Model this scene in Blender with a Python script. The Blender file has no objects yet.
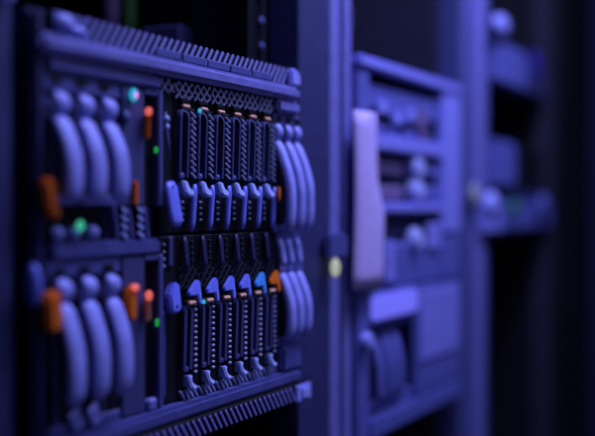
import bpy, bmesh, math, random
from mathutils import Vector, Matrix
random.seed(4)
SC = bpy.context.scene
COL = SC.collection

# ------------------------------------------------------------------ camera, world, light, exposure
TH = math.atan(532 / 975.0)                 # angle between the aisle (X axis) and the lens axis
cam = bpy.data.objects.new('camera', bpy.data.cameras.new('camera'))
COL.objects.link(cam)
cam.location = (0.0, -0.613, 1.25)
cam.rotation_euler = (math.radians(90 - 0.7), 0, math.radians(-90) + TH)
cam.data.sensor_width = 36.0
cam.data.lens = 975 / 595 * 36.0
cam.data.clip_start = 0.05
cam.data.dof.use_dof = True
cam.data.dof.focus_distance = 1.11
cam.data.dof.aperture_fstop = 1.35
SC.camera = cam

world = bpy.data.worlds.new('world'); SC.world = world
world.use_nodes = True
bg = world.node_tree.nodes['Background']
bg.inputs[0].default_value = (0.10, 0.11, 0.5, 1)
bg.inputs[1].default_value = 0.0

def area(name, loc, target, size, size_y, energy, color):
    l = bpy.data.lights.new(name, 'AREA'); l.shape = 'RECTANGLE'
    l.size = size; l.size_y = size_y; l.energy = energy; l.color = color
    o = bpy.data.objects.new(name, l); COL.objects.link(o)
    o.location = loc
    d = Vector(target) - Vector(loc)
    o.rotation_euler = d.to_track_quat('-Z', 'Y').to_euler()
    return o
BLUE = (0.38, 0.42, 1.0)
area('aisle_and_fill_light', (1.45, -0.50, 2.50), (1.45, -0.1, 1.2), 1.3, 0.25, 31, BLUE)
area('aisle_and_fill_light', (1.70, -0.62, 2.00), (1.55, 0.0, 1.25), 0.3, 0.2, 3.6, BLUE)
area('aisle_and_fill_light', (0.95, -1.7, 1.75), (1.05, 0.0, 1.25), 0.5, 0.5, 3.4, BLUE)  # added front fill to lift the front faces, not a lamp of the aisle

SC.view_settings.view_transform = 'Standard'
SC.view_settings.look = 'None'
SC.view_settings.gamma = 1.0
SC.view_settings.use_curve_mapping = False
SC.view_settings.exposure = 0.0

# ------------------------------------------------------------------ materials
def mat(name, col, rough=0.5, metal=0.0, var=0.12, scale=60, bump=0.0, spec=0.4):
    m = bpy.data.materials.new(name); m.use_nodes = True
    nt = m.node_tree; b = nt.nodes['Principled BSDF']
    tc = nt.nodes.new('ShaderNodeTexCoord')
    nz = nt.nodes.new('ShaderNodeTexNoise'); nz.inputs['Scale'].default_value = scale
    nz.inputs['Detail'].default_value = 4
    nt.links.new(tc.outputs['Object'], nz.inputs['Vector'])
    r = nt.nodes.new('ShaderNodeValToRGB')
    lo = tuple(c * (1 - var) for c in col); hi = tuple(min(1, c * (1 + var)) for c in col)
    r.color_ramp.elements[0].position = 0.3; r.color_ramp.elements[1].position = 0.7
    r.color_ramp.elements[0].color = (*lo, 1); r.color_ramp.elements[1].color = (*hi, 1)
    nt.links.new(nz.outputs['Fac'], r.inputs['Fac'])
    nt.links.new(r.outputs['Color'], b.inputs['Base Color'])
    mr = nt.nodes.new('ShaderNodeMapRange')
    mr.inputs['To Min'].default_value = max(0.05, rough - 0.06); mr.inputs['To Max'].default_value = min(1, rough + 0.06)
    nt.links.new(nz.outputs['Fac'], mr.inputs['Value'])
    nt.links.new(mr.outputs['Result'], b.inputs['Roughness'])
    b.inputs['Metallic'].default_value = metal
    b.inputs['Specular IOR Level'].default_value = spec
    if bump:
        bp = nt.nodes.new('ShaderNodeBump'); bp.inputs['Strength'].default_value = bump
        bp.inputs['Distance'].default_value = 0.001
        n2 = nt.nodes.new('ShaderNodeTexNoise'); n2.inputs['Scale'].default_value = scale * 12
        nt.links.new(tc.outputs['Object'], n2.inputs['Vector'])
        nt.links.new(n2.outputs['Fac'], bp.inputs['Height'])
        nt.links.new(bp.outputs['Normal'], b.inputs['Normal'])
    return m
def glow(name, col, strength):
    m = mat(name, tuple(0.3 * c for c in col), 0.3)
    b = m.node_tree.nodes['Principled BSDF']
    b.inputs['Emission Color'].default_value = (*col, 1)
    b.inputs['Emission Strength'].default_value = strength
    return m
M = dict(
    black=mat('black_plastic', (0.010, 0.010, 0.014), 0.6, spec=0.15),
    slate=mat('slate_paint', (0.030, 0.030, 0.045), 0.7, spec=0.1),
    navy=mat('navy_painted_steel', (0.070, 0.074, 0.19), 0.55, bump=0.15, spec=0.25),
    navy2=mat('dark_blue_painted_steel', (0.030, 0.033, 0.10), 0.5, spec=0.3),
    knob=mat('pale_blue_knob_plastic', (0.56, 0.58, 1.0), 0.35),
    frame=mat('blue_grey_frame_plastic', (0.095, 0.10, 0.29), 0.5, bump=0.1),
    rail=mat('blue_steel_rail', (0.22, 0.21, 0.52), 0.42, bump=0.1),
    post=mat('dark_post_paint', (0.042, 0.045, 0.13), 0.55, bump=0.15, spec=0.25),
    grey_lens=mat('grey_green_lens', (0.34, 0.36, 0.30), 0.5),
    bar=mat('pale_blue_plastic', (0.38, 0.39, 0.88), 0.45),
    pale=mat('pale_lilac_plastic', (0.42, 0.44, 0.98), 0.4),
    white=mat('white_plastic', (0.50, 0.57, 1.0), 0.24),
    tab=mat('bright_blue_tab_plastic', (0.24, 0.28, 1.0), 0.28),
    azure=mat('azure_tab_plastic', (0.10, 0.42, 0.95), 0.28),
    mesh=mat('grey_wire_mesh', (0.42, 0.44, 0.66), 0.45),
    orange=mat('orange_plastic', (1.0, 0.18, 0.006), 0.55),
    rose=mat('rose_orange_plastic', (1.0, 0.46, 0.26), 0.5),
    chas=mat('light_blue_enamel', (0.28, 0.28, 0.74), 0.5),
    chas2=mat('mid_blue_enamel', (0.13, 0.14, 0.42), 0.5),
    mauve=mat('dull_mauve_panel', (0.20, 0.13, 0.26), 0.6),
    tag=mat('lilac_paper', (0.66, 0.52, 0.86), 0.75, bump=0.2, var=0.06),
    floor=mat('grey_floor_tile', (0.10, 0.10, 0.13), 0.5, scale=8),
    wall=mat('dark_wall_paint', (0.05, 0.05, 0.07), 0.8, scale=10),
    green_cable=mat('green_cable_jacket', (0.04, 0.12, 0.02), 0.5),
    plum_cable=mat('plum_cable_jacket', (0.08, 0.05, 0.10), 0.5),
    teal=mat('dark_teal_plastic', (0.03, 0.12, 0.20), 0.5),
    cyan_led=glow('cyan_indicator', (0.03, 0.42, 0.66), 0.9),
    pink_led=glow('pink_indicator', (0.9, 0.25, 0.85), 1.3),
    green_led=glow('green_indicator', (0.01, 0.40, 0.05), 0.7),
    dim_green=glow('dim_green_indicator', (0.01, 0.20, 0.06), 0.25),
    mint_led=glow('mint_indicator', (0.06, 0.60, 0.36), 0.8),
    glow_strip=glow('added_glow_blue', (0.17, 0.17, 0.95), 0.8),  # emission added to brighten the strip below the lilac tag
    cold_led=glow('cold_white_indicator', (0.50, 0.55, 0.42), 0.75),
    red_led=glow('coral_indicator', (0.95, 0.16, 0.13), 0.75),
    blue_led=glow('deep_blue_indicator', (0.03, 0.02, 0.35), 0.45),
)

# ------------------------------------------------------------------ mesh helpers
def link(o, parent=None):
    COL.objects.link(o)
    if parent: o.parent = parent
    return o
class MB:
    """collects shapes in world coordinates and links them as ONE mesh object"""
    def __init__(self): self.bm = bmesh.new()
    def _take(self, b2, mtx=None):
        me = bpy.data.meshes.new('tmp'); b2.to_mesh(me); b2.free()
        if mtx: me.transform(mtx)
        self.bm.from_mesh(me); bpy.data.meshes.remove(me); return self
    def box(self, x0, x1, y0, y1, z0, z1, bev=0.0, seg=1, mtx=None):
        b = bmesh.new(); bmesh.ops.create_cube(b, size=1)
        for v in b.verts:
            v.co = Vector((x0 + (v.co.x + .5) * (x1 - x0), y0 + (v.co.y + .5) * (y1 - y0), z0 + (v.co.z + .5) * (z1 - z0)))
        if bev:
            bev = min(bev, abs(x1 - x0) * .45, abs(y1 - y0) * .45, abs(z1 - z0) * .45)
            bmesh.ops.bevel(b, geom=b.edges[:], offset=bev, segments=seg, affect='EDGES')
        return self._take(b, mtx)
    def slant(self, cx, cz, y0, y1, w, h, ang, bev=0.0):
        m = Matrix.Translation((cx, 0, cz)) @ Matrix.Rotation(math.radians(ang), 4, 'Y')
        return self.box(-w / 2, w / 2, y0, y1, -h / 2, h / 2, bev, mtx=m)
    def prism(self, poly, y0, y1, bev=0.0, seg=2, tilt=0):
        b = bmesh.new()
        vs = [b.verts.new((x, y1, z)) for x, z in poly]
        f = b.faces.new(vs)
        r = bmesh.ops.extrude_face_region(b, geom=[f])
        for v in [g for g in r['geom'] if isinstance(g, bmesh.types.BMVert)]: v.co.y = y0
        bmesh.ops.recalc_face_normals(b, faces=b.faces[:])
        if bev: bmesh.ops.bevel(b, geom=b.edges[:], offset=bev, segments=seg, affect='EDGES')
        if tilt:        # lean the top of the piece back into the rack, pivot at its lower front
            zp = min(z for x, z in poly)
            p = Matrix.Translation((0, y0, zp))
            return self._take(b, p @ Matrix.Rotation(math.radians(-tilt), 4, 'X') @ p.inverted())
        return self._take(b)
    def ball(self, c, rx, ry, rz, n=14):
        b = bmesh.new(); bmesh.ops.create_uvsphere(b, u_segments=n, v_segments=max(6, n // 2), radius=1)
        return self._take(b, Matrix.Translation(c) @ Matrix.Diagonal((rx, ry, rz, 1)))
    def disc(self, c, r, d, n=20, bev=0.0):     # short cylinder, axis along y, front face at c.y
        b = bmesh.new(); bmesh.ops.create_cone(b, cap_ends=True, segments=n, radius1=r, radius2=r, depth=d)
        if bev:
            es = [e for e in b.edges if abs(e.verts[0].co.z - e.verts[1].co.z) < 1e-6]
            bmesh.ops.bevel(b, geom=es, offset=bev, segments=2, affect='EDGES')
        return self._take(b, Matrix.Translation((c[0], c[1] + d / 2, c[2])) @ Matrix.Rotation(math.pi / 2, 4, 'X'))
    def sweep(self, path, w, t, n=10, power=0.7):
        """rounded strip along path of (x,y,z) lying about in a YZ plane; w across (X), t thick; ends rounded"""
        P = [Vector(p) for p in path]; rings = []; b = bmesh.new()
        for i, p in enumerate(P):
            d = (P[min(i + 1, len(P) - 1)] - P[max(i - 1, 0)]).normalized()
            nx = Vector((1, 0, 0)); nn = d.cross(nx).normalized(); nx = nn.cross(d).normalized()
            k = 0.55 if i in (0, len(P) - 1) else 1.0
            ring = []
            for j in range(n):
                a = 2 * math.pi * j / n
                ca, sa = math.cos(a), math.sin(a)
                ca = math.copysign(abs(ca) ** power, ca); sa = math.copysign(abs(sa) ** power, sa)
                ring.append(b.verts.new(p + nx * (ca * w / 2 * k) + nn * (sa * t / 2 * k)))
            rings.append(ring)
        for A, B in zip(rings, rings[1:]):
            for j in range(n): b.faces.new((A[j], A[(j + 1) % n], B[(j + 1) % n], B[j]))
        b.faces.new(rings[0][::-1]); b.faces.new(rings[-1])
        bmesh.ops.recalc_face_normals(b, faces=b.faces[:])
        return self._take(b)
    def build(self, name, m, parent=None, org=None, smooth=False):
        me = bpy.data.meshes.new(name)
        self.bm.to_mesh(me); self.bm.free()
        if org is None and parent is not None:
            org = Vector((0, 0, 0)); p = parent
            while p: org += p.location; p = p.parent
        if org is not None: me.transform(Matrix.Translation(-Vector(org)))
        me.materials.append(M[m])
        if smooth:
            for p in me.polygons: p.use_smooth = True
        o = bpy.data.objects.new(name, me)
        if parent is None and org is not None: o.location = org
        return link(o, parent)
def thing(name, label, cat, loc, group=None):
    o = bpy.data.objects.new(name, None); o.empty_display_size = 0.02
    o.location = loc; COL.objects.link(o)
    o['label'] = label; o['category'] = cat
    if group: o['group'] = group
    return o
def structure(name, mb, m):
    o = mb.build(name, m); o['kind'] = 'structure'; return o
def copy_tree(o, parent=None):
    c = o.copy(); COL.objects.link(c)
    if parent: c.parent = parent
    for ch in list(o.children): copy_tree(ch, c)
    return c
def stuff(o): o['kind'] = 'stuff'; return o

# ------------------------------------------------------------------ room
structure('floor', MB().box(-1.6, 4.6, -2.4, 1.6, -0.05, 0), 'floor')
structure('ceiling', MB().box(-1.6, 4.6, -2.4, 1.6, 2.7, 2.75), 'wall')
structure('wall_back', MB().box(-1.6, 4.6, 1.6, 1.65, 0, 2.7), 'wall')
structure('wall_front', MB().box(-1.6, 4.6, -2.45, -2.4, 0, 2.7), 'wall')
structure('wall_left', MB().box(-1.65, -1.6, -2.4, 1.6, 0, 2.7), 'wall')
structure('wall_right', MB().box(4.6, 4.65, -2.4, 1.6, 0, 2.7), 'wall')

# ------------------------------------------------------------------ racks
def rack(label, x0, x1, posts, shelf_z):
    """posts: list of (xa, xb, y_front, material, name)"""
    t = thing('server_rack', label, 'rack', ((x0 + x1) / 2, 0.45, 0), 'server racks in a row')
    for xa, xb, yf, m, nm in posts:
        MB().box(xa, xb, yf, 0.05, 0.09, 2.06, 0.002).build(nm, m, t)
    for s, xs in ((-1, x0), (1, x1)):
        a, b = (xs - 0.006, xs) if s < 0 else (xs, xs + 0.006)
        MB().box(a, b, 0.051, 0.90, 0.09, 2.06).build('side_panel', 'black', t)
    MB().box(x0 - 0.02, x1 + 0.02, 0.05, 0.91, 2.061, 2.10, 0.004).build('top_panel', 'black', t)
    MB().box(x0 - 0.02, x1 + 0.02, 0.05, 0.91, 0.0, 0.089, 0.004).build('base_panel', 'black', t)
    MB().box(x0, x1, 0.895, 0.90, 0.09, 2.06).build('back_panel', 'black', t)
    for z in shelf_z:
        MB().box(x0 + 0.001, x1 - 0.001, 0.055, 0.60, z - 0.008, z, 0.001).build('support_shelf', 'black', t)
    return t
R1 = rack('nearest dark blue server rack holding the blade chassis with orange latches', 0.632, 1.1338,
          [(0.50, 0.622, 0.006, 'post', 'front_post'), (1.1342, 1.222, 0.004, 'post', 'front_post'),
           (1.223, 1.254, 0.002, 'rail', 'post_trim')], [0.996])
R2 = rack('second server rack, filled by the large pale blue equipment chassis', 1.296, 1.778,
          [(1.272, 1.296, 0.004, 'rail', 'front_post'), (1.779, 1.802, 0.006, 'navy', 'front_post')], [0.890])
R3 = rack('third server rack, blurred servers behind its ridged blue corner post', 1.960, 2.452,
          [(1.806, 1.860, 0.006, 'frame', 'front_post'), (1.861, 1.905, -0.002, 'rail', 'post_trim'), (1.906, 1.956, 0.006, 'frame', 'front_post'),
           (2.453, 2.520, 0.006, 'slate', 'front_post')], [1.180, 1.505])
R4 = rack('fourth rack, shut behind a plain black door at the right edge', 2.56, 3.16,
          [(2.53, 2.56, 0.010, 'black', 'front_post'), (2.965, 3.16, 0.0, 'post', 'front_post')], [])
d4 = MB().box(2.565, 2.960, 0.004, 0.03, 0.10, 2.05, 0.003).build('door', 'black', R4)
MB().box(2.60, 2.615, -0.012, 0.0035, 0.95, 1.15, 0.004).build('handle', 'black', d4)
# inner flange with cage nuts, right of the blade chassis top; left corner cover
MB().box(1.1215, 1.1325, 0.052, 0.165, 1.440, 2.05, 0.001).build('inner_flange', 'slate', R1)
mr = MB().box(1.085, 1.1210, 0.052, 0.056, 1.440, 2.05, 0.001).build('mounting_rail', 'black', R1)
for k in range(6):
    z = 1.463 + k * 0.033
    MB().box(1.107, 1.116, 0.044, 0.0515, z - 0.005, z + 0.005, 0.003, 2).build('cage_nut', 'bar', mr)
MB().ball((0.597, 0.0, 1.43), 0.020, 0.012, 0.012).build('corner_knob', 'bar', R1, smooth=True)
MB().box(1.767, 1.777, 0.052, 0.30, 0.30, 2.05, 0.001).build('inner_flange', 'slate', R2)
# latch with its small lamp on the post between racks one and two
lt = MB().box(1.196, 1.258, -0.010, 0.0015, 1.176, 1.212, 0.004, 2).build('door_latch', 'frame', R1)
MB().ball((1.211, -0.012, 1.165), 0.010, 0.006, 0.013).build('latch_lamp', 'cold_led', lt, smooth=True)

# things inside the first rack, above the chassis
o = MB().box(1.095, 1.1330, 0.168, 0.235, 1.440, 1.500, 0.004).build('cable_bracket', 'navy', org=(1.115, 0.20, 1.44))
o['label'] = 'dim blue bracket on the inner side of the first rack above the chassis'; o['category'] = 'bracket'
for nm, x, y, m, lab in (('network_cable', 1.107, 0.270, 'green_cable', 'dark green cable hanging inside the first rack'),
                         ('network_cable', 1.060, 0.264, 'plum_cable', 'dull plum cable hanging inside the first rack, left of the green one')):
    mb = MB(); mb.sweep([(x + 0.006 * math.sin(i * 1.3), y, 1.44 + i * 0.08) for i in range(8)], 0.028, 0.028, 10, 1.0)
    o = mb.build(nm, m, org=(x, y, 1.44), smooth=True); o['label'] = lab; o['category'] = 'cable'

# ------------------------------------------------------------------ blade chassis in the first rack
CH = thing('blade_chassis', 'wide blue blade server chassis with slatted top vent, in the nearest rack', 'server chassis', (0.895, 0.05, 1.0))
MB().box(0.640, 1.1330, 0.008, 0.40, 1.418, 1.426, 0.001).build('case_top', 'navy2', CH)
MB().box(0.640, 1.1330, 0.008, 0.40, 0.998, 1.006, 0.001).build('case_bottom', 'navy2', CH)
MB().box(0.640, 0.645, 0.008, 0.40, 1.0062, 1.4178).build('case_side', 'navy2', CH)
MB().box(1.1290, 1.1330, 0.008, 0.40, 1.0062, 1.4178).build('case_side', 'navy2', CH)
MB().box(0.646, 1.1285, 0.110, 0.116, 1.0062, 1.4178).build('midplane', 'black', CH)
MB().box(0.638, 0.652, -0.004, 0.0078, 1.000, 1.424, 0.004, 2).build('left_ear', 'navy2', CH)
# top vent
MB().box(0.662, 1.125, -0.0005, 0.007, 1.4040, 1.4260, 0.001).build('vent_backing', 'black', CH)
MB().box(0.640, 1.1125, -0.012, 0.0075, 1.3858, 1.4037, 0.005, 3).build('top_rail', 'rail', CH)
sl = None
n = 36
for i in range(n):
    x = 0.705 + i * (1.088 - 0.705) / (n - 1)
    if sl is None:
        sl = MB().slant(x, 1.4157, -0.0024, -0.0006, 0.0038, 0.0270, 36, 0.0006).build('slat', 'rail', CH)
        sl_x0 = x
    else:
        c = sl.copy(); COL.objects.link(c); c.location.x += x - sl_x0
for i in range(5):
    x = 0.808 + i * 0.0475
    MB().box(x, x + 0.044, -0.0078, -0.0052, 1.4041, 1.4130, 0.001).build('label_tab', 'frame', CH)
MB().ball((0.672, -0.006, 1.4155), 0.013, 0.007, 0.008).ball((0.692, -0.004, 1.4110), 0.012, 0.005, 0.005).build('vent_catch', 'bar', CH, smooth=True)
MB().prism([(1.092, 1.4042), (1.1175, 1.4042), (1.1175, 1.420), (1.109, 1.4270), (1.092, 1.4270)], -0.009, -0.0008, 0.003).build('vent_end_cap', 'bar', CH)
MB().box(0.6615, 0.7080, -0.004, -0.0008, 1.4042, 1.4250, 0.002).build('vent_end_plate', 'frame', CH)
# lips below the top rail, left and right of the blade bay
MB().box(0.654, 0.8225, -0.0055, 0.002, 1.3700, 1.3852, 0.004, 2).build('left_lip', 'frame', CH)
MB().box(1.0615, 1.1180, -0.008, 0.002, 1.3680, 1.3852, 0.004, 2).build('right_lip', 'rail', CH)
# middle bar and its recess
MB().box(0.661, 0.745, 0.010, 0.016, 1.214, 1.249).build('middle_recess', 'black', CH)
MB().box(0.6605, 0.822, -0.004, 0.009, 1.2005, 1.2170, 0.003, 2).build('middle_bar', 'frame', CH)
for x in (0.672, 0.694, 0.720):
    MB().ball((x, 0.002, 1.2245), 0.008, 0.006, 0.0072).build('recess_plug', 'bar', CH, smooth=True)
MB().ball((0.694, -0.006, 1.232), 0.0045, 0.003, 0.0050).build('mint_lamp', 'mint_led', CH, smooth=True)
# bottom rail, ledge and bottom vent
MB().box(0.640, 1.1160, -0.012, 0.0075, 1.0225, 1.0390, 0.004, 2).build('bottom_rail', 'frame', CH)
MB().box(1.0685, 1.1200, -0.010, 0.0075, 1.0395, 1.0720, 0.004, 2).build('right_ledge', 'frame', CH)
MB().box(0.662, 1.125, -0.0165, 0.007, 1.0000, 1.0220, 0.001).build('vent_backing', 'black', CH)
sb = None
for i in range(n):
    x = 0.705 + i * (1.078 - 0.705) / (n - 1)
    if sb is None:
        sb = MB().slant(x, 1.0110, -0.0185, -0.0166, 0.0042, 0.0225, -36, 0.0006).build('slat', 'rail', CH); sb_x0 = x
    else:
        c = sb.copy(); COL.objects.link(c); c.location.x += x - sb_x0
MB().prism([(1.084, 0.9995), (1.124, 0.9995), (1.124, 1.0215), (1.084, 1.0215)], -0.021, -0.0167, 0.002).build('vent_end_cap', 'bar', CH)
MB().box(1.096, 1.114, -0.0230, -0.0212, 1.004, 1.0165, 0.001).build('end_sticker', 'pale', CH)
MB().ball((0.6270, -0.012, 1.182), 0.006, 0.008, 0.019).box(0.628, 0.6400, -0.010, -0.002, 1.176, 1.188, 0.001).build('side_knob', 'tab', CH, smooth=True)
# the divider between upper and lower blades
MB().box(0.828, 1.0600, 0.010, 0.09, 1.2185, 1.2205).build('bay_divider', 'navy2', CH)

# ------------------------------------------------------------------ cooling modules with curved louvres
def louvres(root, xs, zt, zb, knobs, slant_top=None, w=0.0215, y0=-0.004, bulge=0.0175):
    for x in xs:
        L = zt - zb
        path = []
        for i in range(13):
            f = i / 12
            y = y0 - bulge * math.sin(min(1, f / 0.62) * math.pi / 2) + 0.004 * max(0, (f - 0.7) / 0.3) ** 2
            path.append((x, y, zt - f * L))
        MB().sweep(path, w, 0.010, 12).build('curved_louvre', 'bar', root, smooth=True)
    for x in xs:
        MB().sweep([(x, y0 + 0.001 - 0.006 * math.sin(math.pi * i / 6), knobs + 0.0100 - i * 0.0033) for i in range(7)], w * 0.86, 0.007, 12).build('louvre_knob', 'bar', root, smooth=True)
    if slant_top:
        for x in xs:
            MB().sweep([(x - 0.005 * (1 - i / 4) , y0 - 0.004 - 0.003 * i / 4, slant_top - i / 4 * (slant_top - knobs)) for i in range(5)], w * 0.8, 0.007, 10).build('upper_louvre', 'bar', root, smooth=True)
def module(label, x0, x1, z0, z1, xs, zt, zb, knobs, vents, slant_top=None, w=0.0215, y0=-0.004, bulge=0.0175):
    t = thing('cooling_module', label, 'cooling module', ((x0 + x1) / 2, 0.05, z0), 'cooling modules of the blade chassis')
    MB().box(x0, x1, 0.003, 0.100, z0, z1, 0.001).build('body', 'navy', t)
    # raised surround, with dark slots between the louvres
    MB().box(x0, x1, -0.001, 0.0028, z1 - 0.0145, z1, 0.001).build('top_band', 'frame', t)
    MB().box(x0, x1, -0.001, 0.0028, z0, z0 + 0.010, 0.001).build('bottom_band', 'frame', t)
    for a, b in [(x0 + .002, xs[0] - .004)] + [(p + .004, q - .004) for p, q in zip(xs, xs[1:])] + [(xs[-1] + .004, x1 - .001)]:
        if b - a > 0.003:
            MB().box(a, b, 0.0005, 0.0028, z0 + 0.0105, zt - 0.002).build('slot', 'black', t)
    if vents:
        for x in xs:
            MB().prism([(x - .009, vents - .003), (x + .005, vents - .004), (x + .009, vents + .003), (x - .006, vents + .004)], -0.0025, -0.0012, 0.0004, 1).build('vent_hole', 'black', t)
    louvres(t, xs, zt, zb, knobs, slant_top, w, y0, bulge)
    return t
XL = [0.6675, 0.7005, 0.7340]
XM = [0.6705, 0.7045, 0.7385]
UL = module('upper cooling module of three curved louvres at left, large orange latch low on its left', 0.6525, 0.758, 1.2502, 1.3695, XL, 1.331, 1.254, 1.3425, 1.3645)
LL = module('lower cooling module of three curved louvres at left, orange latches on both its sides', 0.6565, 0.758, 1.040, 1.200, XM, 1.163, 1.070, 1.1735, 1.1905)
XR = [1.0710, 1.0965, 1.1200]
UR = module('upper cooling module at right, three curved louvres beside the rack post', 1.0610, 1.1285, 1.216, 1.3675, XR, 1.334, 1.218, 1.3440, 1.3600, None, 0.0165, 0.002, 0.022)
LR = module('lower cooling module at right, three bent louvres beside the rack post', 1.0675, 1.1285, 1.0725, 1.2155, [1.0770, 1.0985, 1.1205], 1.168, 1.082, 1.1715, None, 1.208, 0.0165, 0.001, 0.018)
# orange latches
MB().prism([(0.637, 1.274), (0.6515, 1.276), (0.656, 1.254), (0.661, 1.242), (0.653, 1.237), (0.642, 1.247)], -0.016, -0.0042, 0.003).build('orange_latch', 'orange', UL)
MB().prism([(0.640, 1.172), (0.657, 1.176), (0.660, 1.150), (0.655, 1.138), (0.642, 1.140)], -0.018, -0.0042, 0.003).build('orange_latch', 'orange', LL)
MB().prism([(0.756, 1.163), (0.762, 1.173), (0.772, 1.172), (0.773, 1.140), (0.766, 1.135), (0.757, 1.140)], -0.012, -0.0022, 0.003).build('orange_latch', 'orange', LL)
MB().ball((0.7675, -0.011, 1.1695), 0.0055, 0.004, 0.004).build('latch_lamp', 'red_led', LL, smooth=True)
# bottom foot stripes under the lower left module
for x in (0.690, 0.716):
    MB().slant(x, 1.0525, -0.006, -0.0012, 0.016, 0.020, -28, 0.002).build('foot_rib', 'bar', LL)

# ------------------------------------------------------------------ narrow management modules between louvres and blades
def mgmt(label, z0, z1, upper):
    t = thing('management_module', label, 'module', (0.795, 0.05, z0), 'management modules of the blade chassis')
    MB().box(0.7590, 0.7965, -0.002, 0.100, z0, z1, 0.002, 2).build('faceplate', 'navy', t)
    MB().box(0.7970, 0.8185, 0.006, 0.100, z0, z1).build('slot', 'black', t)
    MB().box(0.8187, 0.8265, -0.003, 0.100, z0, z1, 0.0015).build('slot_frame', 'frame', t)
    MB().box(0.7970, 0.8185, -0.002, 0.0055, z1 - 0.006, z1, 0.001).build('slot_head', 'frame', t)
    return t
UM = mgmt('upper management module with cyan lamp and coral-tipped handle beside a black slot', 1.2500, 1.3695, True)
LM = mgmt('lower management module with coral-tipped handle beside a black slot', 1.0400, 1.2000, False)
MB().ball((0.7730, -0.006, 1.3605), 0.0050, 0.004, 0.0066).build('cyan_lamp', 'cyan_led', UM, smooth=True)
MB().ball((0.7720, -0.0102, 1.3598), 0.0020, 0.0015, 0.0026).build('lamp_core', 'pink_led', UM, smooth=True)
MB().ball((0.7640, -0.004, 1.3380), 0.006, 0.003, 0.006).build('screw_head', 'frame', UM, smooth=True)
MB().box(0.7905, 0.7955, -0.011, -0.0025, 1.318, 1.343, 0.002, 2).build('handle_stem', 'orange', UM)
MB().ball((0.7930, -0.009, 1.3455), 0.0036, 0.004, 0.0045).build('handle_tip', 'red_led', UM, smooth=True)
MB().box(0.7735, 0.7810, -0.007, -0.0025, 1.2505, 1.2760, 0.002, 2).build('orange_tab', 'orange', UM)
MB().ball((0.8168, -0.0005, 1.3080), 0.0026, 0.002, 0.0035).build('green_lamp', 'green_led', UM, smooth=True)
MB().box(0.7905, 0.7955, -0.011, -0.0025, 1.133, 1.156, 0.002, 2).build('handle_stem', 'rose', LM)
MB().ball((0.7930, -0.009, 1.1595), 0.0038, 0.004, 0.0052).build('handle_tip', 'red_led', LM, smooth=True)
MB().ball((0.8180, -0.0005, 1.1290), 0.0026, 0.002, 0.0045).build('green_lamp', 'green_led', LM, smooth=True)
MB().box(0.8000, 0.8145, -0.004, 0.005, 1.040, 1.052, 0.002).build('slot_foot', 'rail', LM)
# braided leads in the gap between the two management modules
for k, x in enumerate((0.7625, 0.7880)):
    o = thing('braided_lead', ('black and white braided lead nearest the mint lamp, below the upper management module',
                               'black and white braided lead nearest the blades, below the upper management module')[k], 'cable', (x, 0.0, 1.2172), 'braided leads between the modules')
    MB().box(x - 0.0045, x + 0.0045, -0.001, 0.008, 1.2173, 1.2498, 0.003, 2).build('core', 'black', o)
    mb = MB()
    for j in range(4):
        mb.slant(x, 1.2212 + j * 0.0082, -0.0040, -0.0009, 0.0095, 0.0032, 32, 0.0006)
    stuff(mb.build('braid', 'white', o))
for x, w in ((0.752, 0.003), (0.775, 0.003), (0.800, 0.003)):
    MB().slant(x, 1.2335, -0.002, 0.003, w, 0.032, -10, 0.001).build('gap_strut', 'rail', CH)
MB().box(0.7455, 0.823, 0.0095, 0.016, 1.2172, 1.2495).build('gap_backing', 'navy2', CH)

# ------------------------------------------------------------------ blade servers
PW = 0.0348
def grid(mb, x0, x1, z0, z1, y, pitch, wd, ang=38):
    """crossed diagonal bars clipped to a rectangle"""
    for s in (-1, 1):
        n = int((x1 - x0 + (z1 - z0)) / pitch) + 2
        for i in range(-n, n):
            # line x = xa + s*(z-z0)
            xa = x0 + i * pitch
            za, zb = z0, z1
            xs_, xe = xa, xa + s * (z1 - z0)
            lo, hi = min(xs_, xe), max(xs_, xe)
            if hi < x0 + .001 or lo > x1 - .001: continue
            t0, t1 = 0.0, 1.0
            dx = xe - xs_
            ta, tb = (x0 - xs_) / dx, (x1 - xs_) / dx
            t0 = max(t0, min(ta, tb)); t1 = min(t1, max(ta, tb))
            if t1 - t0 < 0.1: continue
            cx = xs_ + dx * (t0 + t1) / 2; cz = z0 + (z1 - z0) * (t0 + t1) / 2
            ln = math.hypot(dx * (t1 - t0), (z1 - z0) * (t1 - t0))
            mb.slant(cx, cz, y - 0.0012 - (0.0008 if s > 0 else 0), y, wd, ln, math.degrees(math.atan2(dx, z1 - z0)))
def loop_handle(x0, x1, z0, z1, y0, y1, wd):
    mb = MB(); pts = []
    xm = (x0 + x1) / 2; r = (x1 - x0) / 2
    n = 9
    path = [(x0, z0)] + [(xm - r * math.cos(math.pi * i / n), z1 - r + r * math.sin(math.pi * i / n)) for i in range(n + 1)] + [(x1, z0)]
    inner = [(x0 + wd, z0)] + [(xm - (r - wd) * math.cos(math.pi * i / n), z1 - r + (r - wd) * math.sin(math.pi * i / n)) for i in range(n + 1)] + [(x1 - wd, z0)]
    # bow: top leans back
    b = bmesh.new()
    zs = z1 - z0
    def yy(z): f = (z - z0) / zs; return -0.006 * math.sin(math.pi * min(1, max(0, f)))
    rows = []
    for (a, c) in zip(path, inner):
        rows.append([b.verts.new((a[0], y0 + yy(a[1]), a[1])), b.verts.new((c[0], y0 + yy(c[1]), c[1])),
                     b.verts.new((c[0], y1 + yy(c[1]), c[1])), b.verts.new((a[0], y1 + yy(a[1]), a[1]))])
    for A, B in zip(rows, rows[1:]):
        for j in range(4): b.faces.new((A[j], A[(j + 1) % 4], B[(j + 1) % 4], B[j]))
    b.faces.new(rows[0][::-1]); b.faces.new(rows[-1])
    bmesh.ops.recalc_face_normals(b, faces=b.faces[:])
    return mb._take(b)
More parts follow.
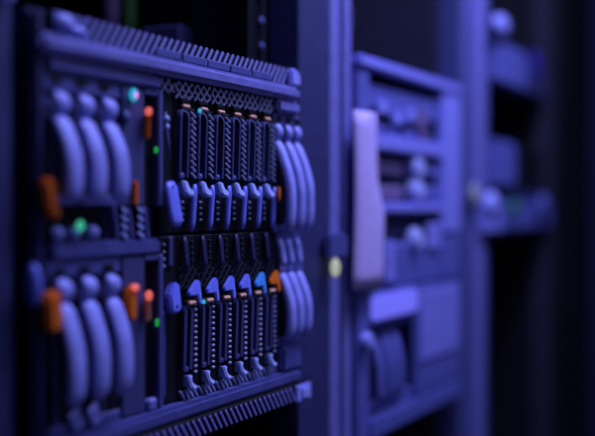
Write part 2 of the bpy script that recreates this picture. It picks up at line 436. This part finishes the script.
def upper_blade(x):
    """x: left edge of the slot"""
    t = thing('blade_server', '', 'blade server', (x + PW / 2, 0.05, 1.222), 'blade servers of the upper row')
    X = lambda a: x + a
    MB().box(X(.0004), X(PW - .0004), 0.003, 0.100, 1.2210, 1.3845, 0.001).build('body', 'black', t)
    mb = MB(); grid(mb, X(.001), X(PW - .001), 1.3660, 1.3840, 0.0015, 0.0120, 0.0022)
    stuff(mb.build('top_grille', 'mesh', t))
    MB().prism([(X(.0090), 1.3572), (X(.0215), 1.3572), (X(.0215), 1.3606), (X(.0090), 1.3606)], -0.0052, -0.0018, 0.0006, 1, 40).box(X(.011), X(.019), -0.003, 0.0025, 1.358, 1.3596).build('orange_bar', 'rose', t)
    MB().box(X(.0070), X(.0225), -0.003, 0.0025, 1.3616, 1.3665, 0.001).build('latch_pad', 'black', t)
    loop_handle(X(.0030), X(.0195), 1.281, 1.3545, -0.003, 0.0025, 0.0026).build('lever_loop', 'navy', t)
    MB().box(X(.0215), X(.0335), -0.002, 0.0025, 1.2790, 1.3560, 0.001).build('cable_channel', 'black', t)
    mb = MB()
    for j in range(11):
        mb.slant(X(.0275), 1.2835 + j * 0.0066, -0.0050, -0.0021, 0.0098, 0.0020, 32, 0.0005)
    stuff(mb.build('braid', 'mesh', t))
    MB().prism([(X(.0040), 1.2790), (X(.0125), 1.2790), (X(.0135), 1.2710), (X(.0190), 1.2680), (X(.0190), 1.2610), (X(.0080), 1.2610), (X(.0040), 1.2645)], -0.0130, -0.0055, 0.0016, 2, 20).box(X(.007), X(.012), -0.0065, 0.0025, 1.263, 1.275).build('latch_clip', 'white', t)
    MB().box(X(.0045), X(.0140), -0.003, 0.0022, 1.2795, 1.2860, 0.002).build('clip_hinge', 'frame', t)
    MB().sweep([(X(.0260), -0.007 + 0.0007 * j, 1.2735 - j * 0.0085) for j in range(7)], 0.0078, 0.005, 10).build('release_tab', 'tab', t, smooth=True)
    mb = MB()
    for j in range(4): mb.ball((X(.0150), 0.0022, 1.2540 - j * 0.0065), 0.0026, 0.0022, 0.0018, 8)
    stuff(mb.build('vent_stud', 'mesh', t))
    return t
UX = 0.8518
ub = upper_blade(UX)
ulabels = ['first upper-row blade server from the left, beside the wide blue hanging tab',
           'second upper-row blade server from the left, with a cyan lamp under its orange bar',
           'third upper-row blade server from the left, pale clip low on its lever',
           'fourth upper-row blade server from the left, pale clip low on its lever',
           'fifth upper-row blade server, second from the curved louvres at right',
           'sixth and last upper-row blade server, orange-red catch beside its pale clip']
uppers = [ub]
for i in range(1, 6):
    c = copy_tree(ub); c.location.x += i * PW; uppers.append(c)
for o, l in zip(uppers, ulabels): o['label'] = l
x = UX + PW
MB().ball((x + .0065, -0.003, 1.3550), 0.0028, 0.002, 0.0026).build('cyan_lamp', 'cyan_led', uppers[1], smooth=True)
x = UX + 5 * PW
MB().prism([(x + .0235, 1.2740), (x + .0305, 1.2740), (x + .0300, 1.2600), (x + .0270, 1.2540), (x + .0235, 1.2640)], -0.0135, -0.0105, 0.001).build('orange_catch', 'orange', uppers[5])

def lower_blade(x):
    t = thing('blade_server', '', 'blade server', (x + PW / 2, 0.05, 1.040), 'blade servers of the lower row')
    X = lambda a: x + a
    MB().box(X(.0004), X(PW - .0004), 0.003, 0.100, 1.0400, 1.2180, 0.001).build('body', 'black', t)
    MB().sweep([(X(.0100), 0.000 - 0.0006 * j, 1.2170 - j * 0.0060) for j in range(7)], 0.0080, 0.004, 8).build('upper_strip', 'navy2', t, smooth=True)
    mb = MB()
    for j in range(4): mb.ball((X(.0270), 0.002, 1.2110 - j * 0.0068), 0.0022, 0.0020, 0.0014, 8)
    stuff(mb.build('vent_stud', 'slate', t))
    mb = MB(); grid(mb, X(.001), X(PW - .001), 1.1600, 1.1840, 0.0015, 0.0120, 0.0016)
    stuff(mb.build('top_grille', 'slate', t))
    # hooked ejector lever
    MB().prism([(X(.0235), 1.1695), (X(.0280), 1.1700), (X(.0305), 1.1660), (X(.0300), 1.1460), (X(.0280), 1.1425), (X(.0240), 1.1435), (X(.0232), 1.1530), (X(.0080), 1.1530), (X(.0075), 1.1580), (X(.0160), 1.1645)],
               -0.0105, -0.0060, 0.0010, 2, 8).box(X(.0245), X(.0275), -0.0075, 0.0025, 1.157, 1.163).build('ejector_lever', 'tab', t)
    MB().box(X(.0085), X(.0210), -0.004, 0.0022, 1.1490, 1.1526, 0.0008).build('latch_pad', 'black', t)
    MB().prism([(X(.0080), 1.1446), (X(.0205), 1.1446), (X(.0205), 1.1484), (X(.0080), 1.1484)], -0.0090, -0.0050, 0.0006, 1, 36).box(X(.011), X(.018), -0.006, 0.0025, 1.1455, 1.1475).build('orange_bar', 'rose', t)
    loop_handle(X(.0035), X(.0200), 1.072, 1.1435, -0.003, 0.0022, 0.0045).build('lever_loop', 'navy', t)
    MB().box(X(.0215), X(.0335), -0.002, 0.0025, 1.0500, 1.1420, 0.001).build('cable_channel', 'black', t)
    mb = MB()
    for j in range(12): mb.ball((X(.0275), -0.0020, 1.0680 + j * 0.0062), 0.0029, 0.0022, 0.0018, 8)
    stuff(mb.build('channel_stud', 'mesh', t))
    MB().prism([(X(.0090), 1.0680), (X(.0160), 1.0690), (X(.0170), 1.0655), (X(.0135), 1.0625), (X(.0140), 1.0585), (X(.0195), 1.0560), (X(.0195), 1.0520), (X(.0110), 1.0515), (X(.0085), 1.0550)], -0.0120, -0.0045, 0.0014, 2, 22).box(X(.010), X(.014), -0.005, 0.0025, 1.054, 1.066).build('latch_clip', 'white', t)
    MB().box(X(.0085), X(.0165), -0.002, 0.0020, 1.0695, 1.0760, 0.002).build('clip_hinge', 'frame', t)
    mb = MB(); 
    for j in range(4): mb.slant(X(.006 + j * .0082), 1.0450, -0.001, 0.0025, 0.0024, 0.0125, -38, 0.0004)
    stuff(mb.build('bottom_grille', 'mesh', t))
    return t
LX = 0.8580
lb = lower_blade(LX)
llabels = ['first lower-row blade server from the left, beside the wide blue tab with a hole',
           'second lower-row blade server from the left, with a cyan lamp under its hooked lever',
           'third lower-row blade server from the left, plain blue hooked lever at its top',
           'fourth lower-row blade server from the left, plain blue hooked lever at its top',
           'fifth lower-row blade server, azure hooked lever next to the orange one',
           'sixth and last lower-row blade server, with an orange hooked lever']
lowers = [lb]
for i in range(1, 6):
    c = copy_tree(lb); c.location.x += i * PW; lowers.append(c)
for o, l in zip(lowers, llabels): o['label'] = l
for i, m in ((4, 'azure'), (5, 'orange')):
    for ch in lowers[i].children:
        if ch.name.startswith('ejector_lever'):
            ch.data = ch.data.copy(); ch.data.materials[0] = M[m]; ch['label'] = m + ' ejector lever'
x = LX + PW
MB().ball((x + .0075, -0.003, 1.1435), 0.0026, 0.002, 0.0026).build('cyan_lamp', 'cyan_led', lowers[1], smooth=True)

# narrow filler blades at the left end of each row
fu = thing('filler_blade', 'narrow filler blade in the upper row with a wide bright blue hanging tab', 'filler blade', (0.836, 0.05, 1.222), 'filler blades')
MB().box(0.8270, 0.8512, 0.003, 0.100, 1.2210, 1.3845, 0.001).build('body', 'black', fu)
mb = MB(); grid(mb, 0.8275, 0.8505, 1.3700, 1.3840, 0.0015, 0.0120, 0.0018); stuff(mb.build('top_grille', 'mesh', fu))
MB().sweep([(0.8345 + 0.0004 * j, -0.005 - 0.0011 * j, 1.2760 - j * 0.0068) for j in range(8)], 0.0190, 0.006, 12, 0.5).build('release_tab', 'tab', fu, smooth=True)
MB().disc((0.8345, -0.0094, 1.2705), 0.0016, 0.0012, 12).build('tab_hole', 'navy2', fu)
for z in (1.3415, 1.3330): MB().ball((0.8335, -0.001, z), 0.0036, 0.004, 0.0040).build('rivet', 'white', fu, smooth=True)
MB().sweep([(0.8325, -0.001, 1.349), (0.832, -0.002, 1.335), (0.834, -0.003, 1.318), (0.838, -0.002, 1.300)], 0.004, 0.003, 8).build('lever', 'frame', fu, smooth=True)
fl = thing('filler_blade', 'narrow filler blade in the lower row with a wide blue tab pierced by a hole', 'filler blade', (0.839, 0.05, 1.040), 'filler blades')
MB().box(0.8270, 0.8576, 0.003, 0.100, 1.0400, 1.2180, 0.001).build('body', 'black', fl)
MB().prism([(0.8425, 1.1695), (0.8495, 1.1700), (0.8525, 1.1660), (0.8505, 1.1430), (0.8460, 1.1380), (0.8345, 1.1375), (0.8330, 1.1410), (0.8330, 1.1570)], -0.0105, 0.0005, 0.0020, 2, 10).build('release_tab', 'tab', fl)
MB().disc((0.8410, -0.0104, 1.1440), 0.0018, 0.0012, 12).build('tab_hole', 'navy2', fl)
mb = MB()
for j in range(4): mb.ball((0.8330, 0.002, 1.2090 - j * 0.0075), 0.0026, 0.002, 0.0016, 8)
stuff(mb.build('vent_stud', 'mesh', fl))
MB().box(0.8400, 0.8480, 0.0, 0.0028, 1.186, 1.2175, 0.002).build('side_strip', 'navy', fl)
MB().box(0.8280, 0.8335, -0.001, 0.0028, 1.048, 1.140, 0.002).build('side_strip', 'frame', fl)

# ------------------------------------------------------------------ large chassis in the second rack
C2 = thing('equipment_chassis', 'large pale blue equipment chassis filling the second rack', 'server chassis', (1.53, 0.05, 0.892))
MB().box(1.300, 1.766, 0.010, 0.40, 1.468, 1.474).build('case_top', 'chas2', C2)
MB().box(1.300, 1.766, 0.010, 0.40, 0.892, 0.898).build('case_bottom', 'chas2', C2)
MB().box(1.300, 1.766, 0.150, 0.156, 0.8985, 1.4675).build('midplane', 'black', C2)
for a in (1.300, 1.760): MB().box(a, a + 0.006, 0.010, 0.149, 0.8985, 1.4675).build('case_side', 'chas2', C2)
MB().box(1.298, 1.748, -0.010, 0.0095, 1.4560, 1.4745, 0.004, 2).build('top_rail', 'chas', C2)
MB().box(1.298, 1.345, -0.004, 0.0095, 0.8925, 1.4555, 0.004, 2).build('left_frame', 'chas2', C2)
MB().box(1.655, 1.752, -0.006, 0.0095, 1.2005, 1.4555, 0.004, 2).build('right_frame', 'chas', C2)
MB().box(1.345, 1.756, -0.005, 0.0095, 0.8925, 0.926, 0.004, 2).build('bottom_rail', 'chas2', C2)
MB().box(1.346, 1.654, -0.009, 0.0095, 1.335, 1.362, 0.004, 2).build('shelf_bar', 'chas', C2)
MB().box(1.346, 1.654, -0.009, 0.0095, 1.238, 1.256, 0.004, 2).build('shelf_bar', 'chas', C2)
G2 = 'modules of the second rack chassis'
a = thing('control_module', 'mid blue module with raised catches in the top bay of the second rack', 'module', (1.50, 0.05, 1.363), G2)
MB().box(1.347, 1.653, 0.012, 0.140, 1.363, 1.442, 0.002).build('body', 'navy2', a)
MB().box(1.350, 1.650, 0.004, 0.0115, 1.398, 1.438, 0.003).build('faceplate', 'chas2', a)
for x, z in ((1.375, 1.404), (1.435, 1.392), (1.490, 1.400)):
    MB().box(x, x + 0.045, -0.004, 0.0035, z - 0.012, z + 0.012, 0.006, 2).build('catch', 'chas', a)
for x in (1.365, 1.43, 1.50): MB().box(x, x + 0.05, 0.002, 0.0115, 1.364, 1.378, 0.004).build('lower_catch', 'chas2', a)
MB().box(1.555, 1.590, 0.000, 0.0035, 1.380, 1.415, 0.004).build('mauve_button', 'mauve', a)
MB().box(1.565, 1.600, 0.000, 0.0115, 1.364, 1.374, 0.003).build('mauve_strip', 'mauve', a)
def drive(label, z0, z1, kz, plate):
    t = thing('drive_module', label, 'drive module', (1.50, 0.05, z0), G2)
    MB().box(1.347, 1.653, 0.016, 0.140, z0, z1, 0.002).build('body', 'navy2', t)
    MB().box(1.385, 1.500, 0.006, 0.0155, plate[0], plate[1], 0.003).build('faceplate', 'mauve', t)
    MB().box(1.375, 1.386, 0.004, 0.0155, plate[0], plate[1], 0.002).build('faceplate_edge', 'chas2', t)
    MB().box(1.600, 1.652, 0.000, 0.0155, z0 + .002, z1 - 0.012, 0.004).build('end_block', 'chas2', t)
    MB().disc((1.543, -0.010, kz), 0.0195, 0.0255, 24, 0.006).build('round_knob', 'knob', t)
    MB().box(1.572, 1.598, 0.006, 0.0155, plate[0], plate[1], 0.003).build('mauve_strip', 'mauve', t)
    return t
drive('upper of two stacked drive modules with round pale knobs, second rack', 1.2972, 1.3345, 1.3150, (1.300, 1.322))
drive('lower of two stacked drive modules with round pale knobs, second rack', 1.2565, 1.2965, 1.2762, (1.258, 1.282))
t = thing('drive_module', 'drive module with a single round knob under the lower shelf bar, second rack', 'drive module', (1.50, 0.05, 1.118), G2)
MB().box(1.347, 1.653, 0.016, 0.140, 1.1185, 1.2375, 0.002).build('body', 'navy2', t)
MB().box(1.400, 1.653, 0.002, 0.0155, 1.1190, 1.1900, 0.004).build('faceplate', 'chas2', t)
MB().box(1.405, 1.445, -0.003, 0.0015, 1.1300, 1.1960, 0.006, 2).build('pull_grip', 'chas', t)
MB().disc((1.538, -0.010, 1.1940), 0.0195, 0.0255, 24, 0.006).build('round_knob', 'knob', t)
MB().box(1.590, 1.652, -0.003, 0.0015, 1.175, 1.220, 0.005).build('end_block', 'chas', t)
bp = MB().box(1.535, 1.756, -0.003, 0.0095, 0.927, 1.1175, 0.005, 2).build('blank_panel', 'chas2', C2)
MB().box(1.6545, 1.754, -0.003, 0.0095, 1.118, 1.200, 0.004).build('side_panel', 'chas2', C2)
MB().box(1.5500, 1.745, -0.006, -0.0032, 0.985, 1.105, 0.005).build('raised_plate', 'chas', bp)
lp = thing('bright_strip', 'bright blue blank strip with added glow below the lilac tag, second rack', 'glow_strip', (1.45, -0.004, 1.072), None)
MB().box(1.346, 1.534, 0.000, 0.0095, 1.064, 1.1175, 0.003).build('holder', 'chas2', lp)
MB().box(1.352, 1.530, -0.010, -0.0005, 1.075, 1.113, 0.004, 2).build('strip_face', 'glow_strip', lp)  # plain strip face; its brightness comes from the added emission
cm = thing('cooling_module', 'dim cooling module with curved louvres and round knob, low in the second rack', 'cooling module', (1.44, 0.05, 0.927), G2)
MB().box(1.346, 1.534, 0.020, 0.140, 0.927, 1.0635, 0.001).build('body', 'navy2', cm)
MB().box(1.346, 1.534, 0.006, 0.0195, 0.927, 0.945, 0.003).build('bottom_band', 'chas2', cm)
MB().box(1.346, 1.534, 0.006, 0.0195, 1.055, 1.0635, 0.003).build('top_band', 'chas2', cm)
for x in (1.385, 1.425, 1.462):
    MB().sweep([(x, 0.012 - 0.016 * math.sin(math.pi / 2 * min(1, i / 7)), 1.050 - i * 0.0095) for i in range(12)], 0.028, 0.012, 12).build('curved_louvre', 'chas2', cm, smooth=True)
MB().disc((1.320, -0.018, 1.0500), 0.0130, 0.0138, 20, 0.004).build('round_knob', 'pale', cm)

# lilac tag hanging over the left frame of the second chassis
tg = MB(); b = bmesh.new(); rows = []
for i in range(13):
    f = i / 12; z = 1.388 - f * 0.260
    wR = 1.345 + 0.026 * max(0, min(1, (f - 0.38) / 0.2)); yb = -0.0140 - 0.002 * math.sin(math.pi * f)
    xs = [1.268 + 0.002 * math.sin(f * 5)] ; row = []
    for j in range(7):
        g = j / 6; row.append((xs[0] + (wR - xs[0]) * g, yb - 0.006 * math.sin(math.pi * g), z))
    rows.append(row)
fr = [[b.verts.new(p) for p in r] for r in rows]
bk = [[b.verts.new((p[0], p[1] + 0.0025, p[2])) for p in r] for r in rows]
for i in range(12):
    for j in range(6):
        b.faces.new((fr[i][j], fr[i + 1][j], fr[i + 1][j + 1], fr[i][j + 1]))
        b.faces.new((bk[i][j], bk[i][j + 1], bk[i + 1][j + 1], bk[i + 1][j]))
    b.faces.new((fr[i][0], bk[i][0], bk[i + 1][0], fr[i + 1][0])); b.faces.new((fr[i][6], fr[i + 1][6], bk[i + 1][6], bk[i][6]))
for j in range(6):
    b.faces.new((fr[0][j], fr[0][j + 1], bk[0][j + 1], bk[0][j])); b.faces.new((fr[12][j], bk[12][j], bk[12][j + 1], fr[12][j + 1]))
bmesh.ops.recalc_face_normals(b, faces=b.faces[:]); tg._take(b)
tag_o = thing('hanging_tag', 'long pinkish lilac tag hanging down the left edge of the second rack', 'tag', (1.32, -0.015, 1.126))
tg.build('strip', 'tag', tag_o, smooth=True)
MB().disc((1.315, -0.0215, 1.379), 0.005, 0.012, 14, 0.001).build('fixing_stud', 'bar', tag_o)

# dim box on the shelf line above the second chassis
bx = thing('patch_box', 'dim grey-violet box fixed high inside the second rack', 'box', (1.52, 0.18, 1.50))
MB().box(1.46, 1.62, 0.16, 0.26, 1.575, 1.612, 0.004).build('case', 'rail', bx)
MB().box(1.47, 1.66, 0.18, 0.26, 1.4755, 1.5745, 0.004).build('stand', 'navy2', bx)

# ------------------------------------------------------------------ blurred servers in the third rack
G3 = 'blurred servers in the third rack'
s1 = thing('rack_server', 'topmost blurred server in the third rack, with a deep blue lamp', 'server', (2.20, 0.05, 1.506), G3)
MB().box(1.961, 2.440, 0.012, 0.40, 1.506, 1.600, 0.003).build('body', 'navy2', s1)
MB().box(1.962, 2.200, -0.008, 0.0115, 1.510, 1.598, 0.005, 2).build('faceplate', 'chas2', s1)
MB().box(2.204, 2.400, 0.000, 0.0115, 1.510, 1.590, 0.005, 2).build('drive_cover', 'post', s1)
MB().ball((1.965, -0.017, 1.622), 0.045, 0.013, 0.022).box(1.963, 1.985, -0.012, -0.0085, 1.590, 1.612, 0.001).build('corner_handle', 'bar', s1, smooth=True)
MB().disc((2.300, -0.006, 1.590), 0.030, 0.012, 20, 0.003).build('round_lamp', 'blue_led', s1)
s2 = thing('rack_server', 'dim middle server in the third rack, above the one with lamps', 'server', (2.10, 0.05, 1.288), G3)
MB().box(1.961, 2.440, 0.020, 0.40, 1.288, 1.392, 0.003).build('body', 'black', s2)
MB().box(1.962, 2.130, -0.004, 0.0195, 1.292, 1.390, 0.006, 2).build('faceplate', 'chas2', s2)
s3 = thing('rack_server', 'server in the third rack with a row of round pale knobs and a green lamp', 'server', (2.20, 0.05, 1.181), G3)
MB().box(1.961, 2.440, 0.012, 0.40, 1.181, 1.286, 0.003).build('body', 'navy2', s3)
MB().box(1.962, 2.440, -0.004, 0.0115, 1.196, 1.262, 0.005, 2).build('faceplate', 'chas2', s3)
MB().ball((1.915, -0.014, 1.254), 0.040, 0.012, 0.026).build('pale_knob', 'pale', s3, smooth=True)
MB().box(1.862, 1.990, -0.014, -0.0045, 1.196, 1.238, 0.006, 2).build('pull_handle', 'chas', s3)
MB().ball((1.832, -0.006, 1.270), 0.022, 0.008, 0.024).build('grey_green_knob', 'grey_lens', s3, smooth=True)
MB().ball((2.085, -0.012, 1.248), 0.018, 0.008, 0.018).build('green_lamp', 'dim_green', s3, smooth=True)
MB().ball((2.330, -0.012, 1.250), 0.040, 0.010, 0.030).build('end_knob', 'chas2', s3, smooth=True)
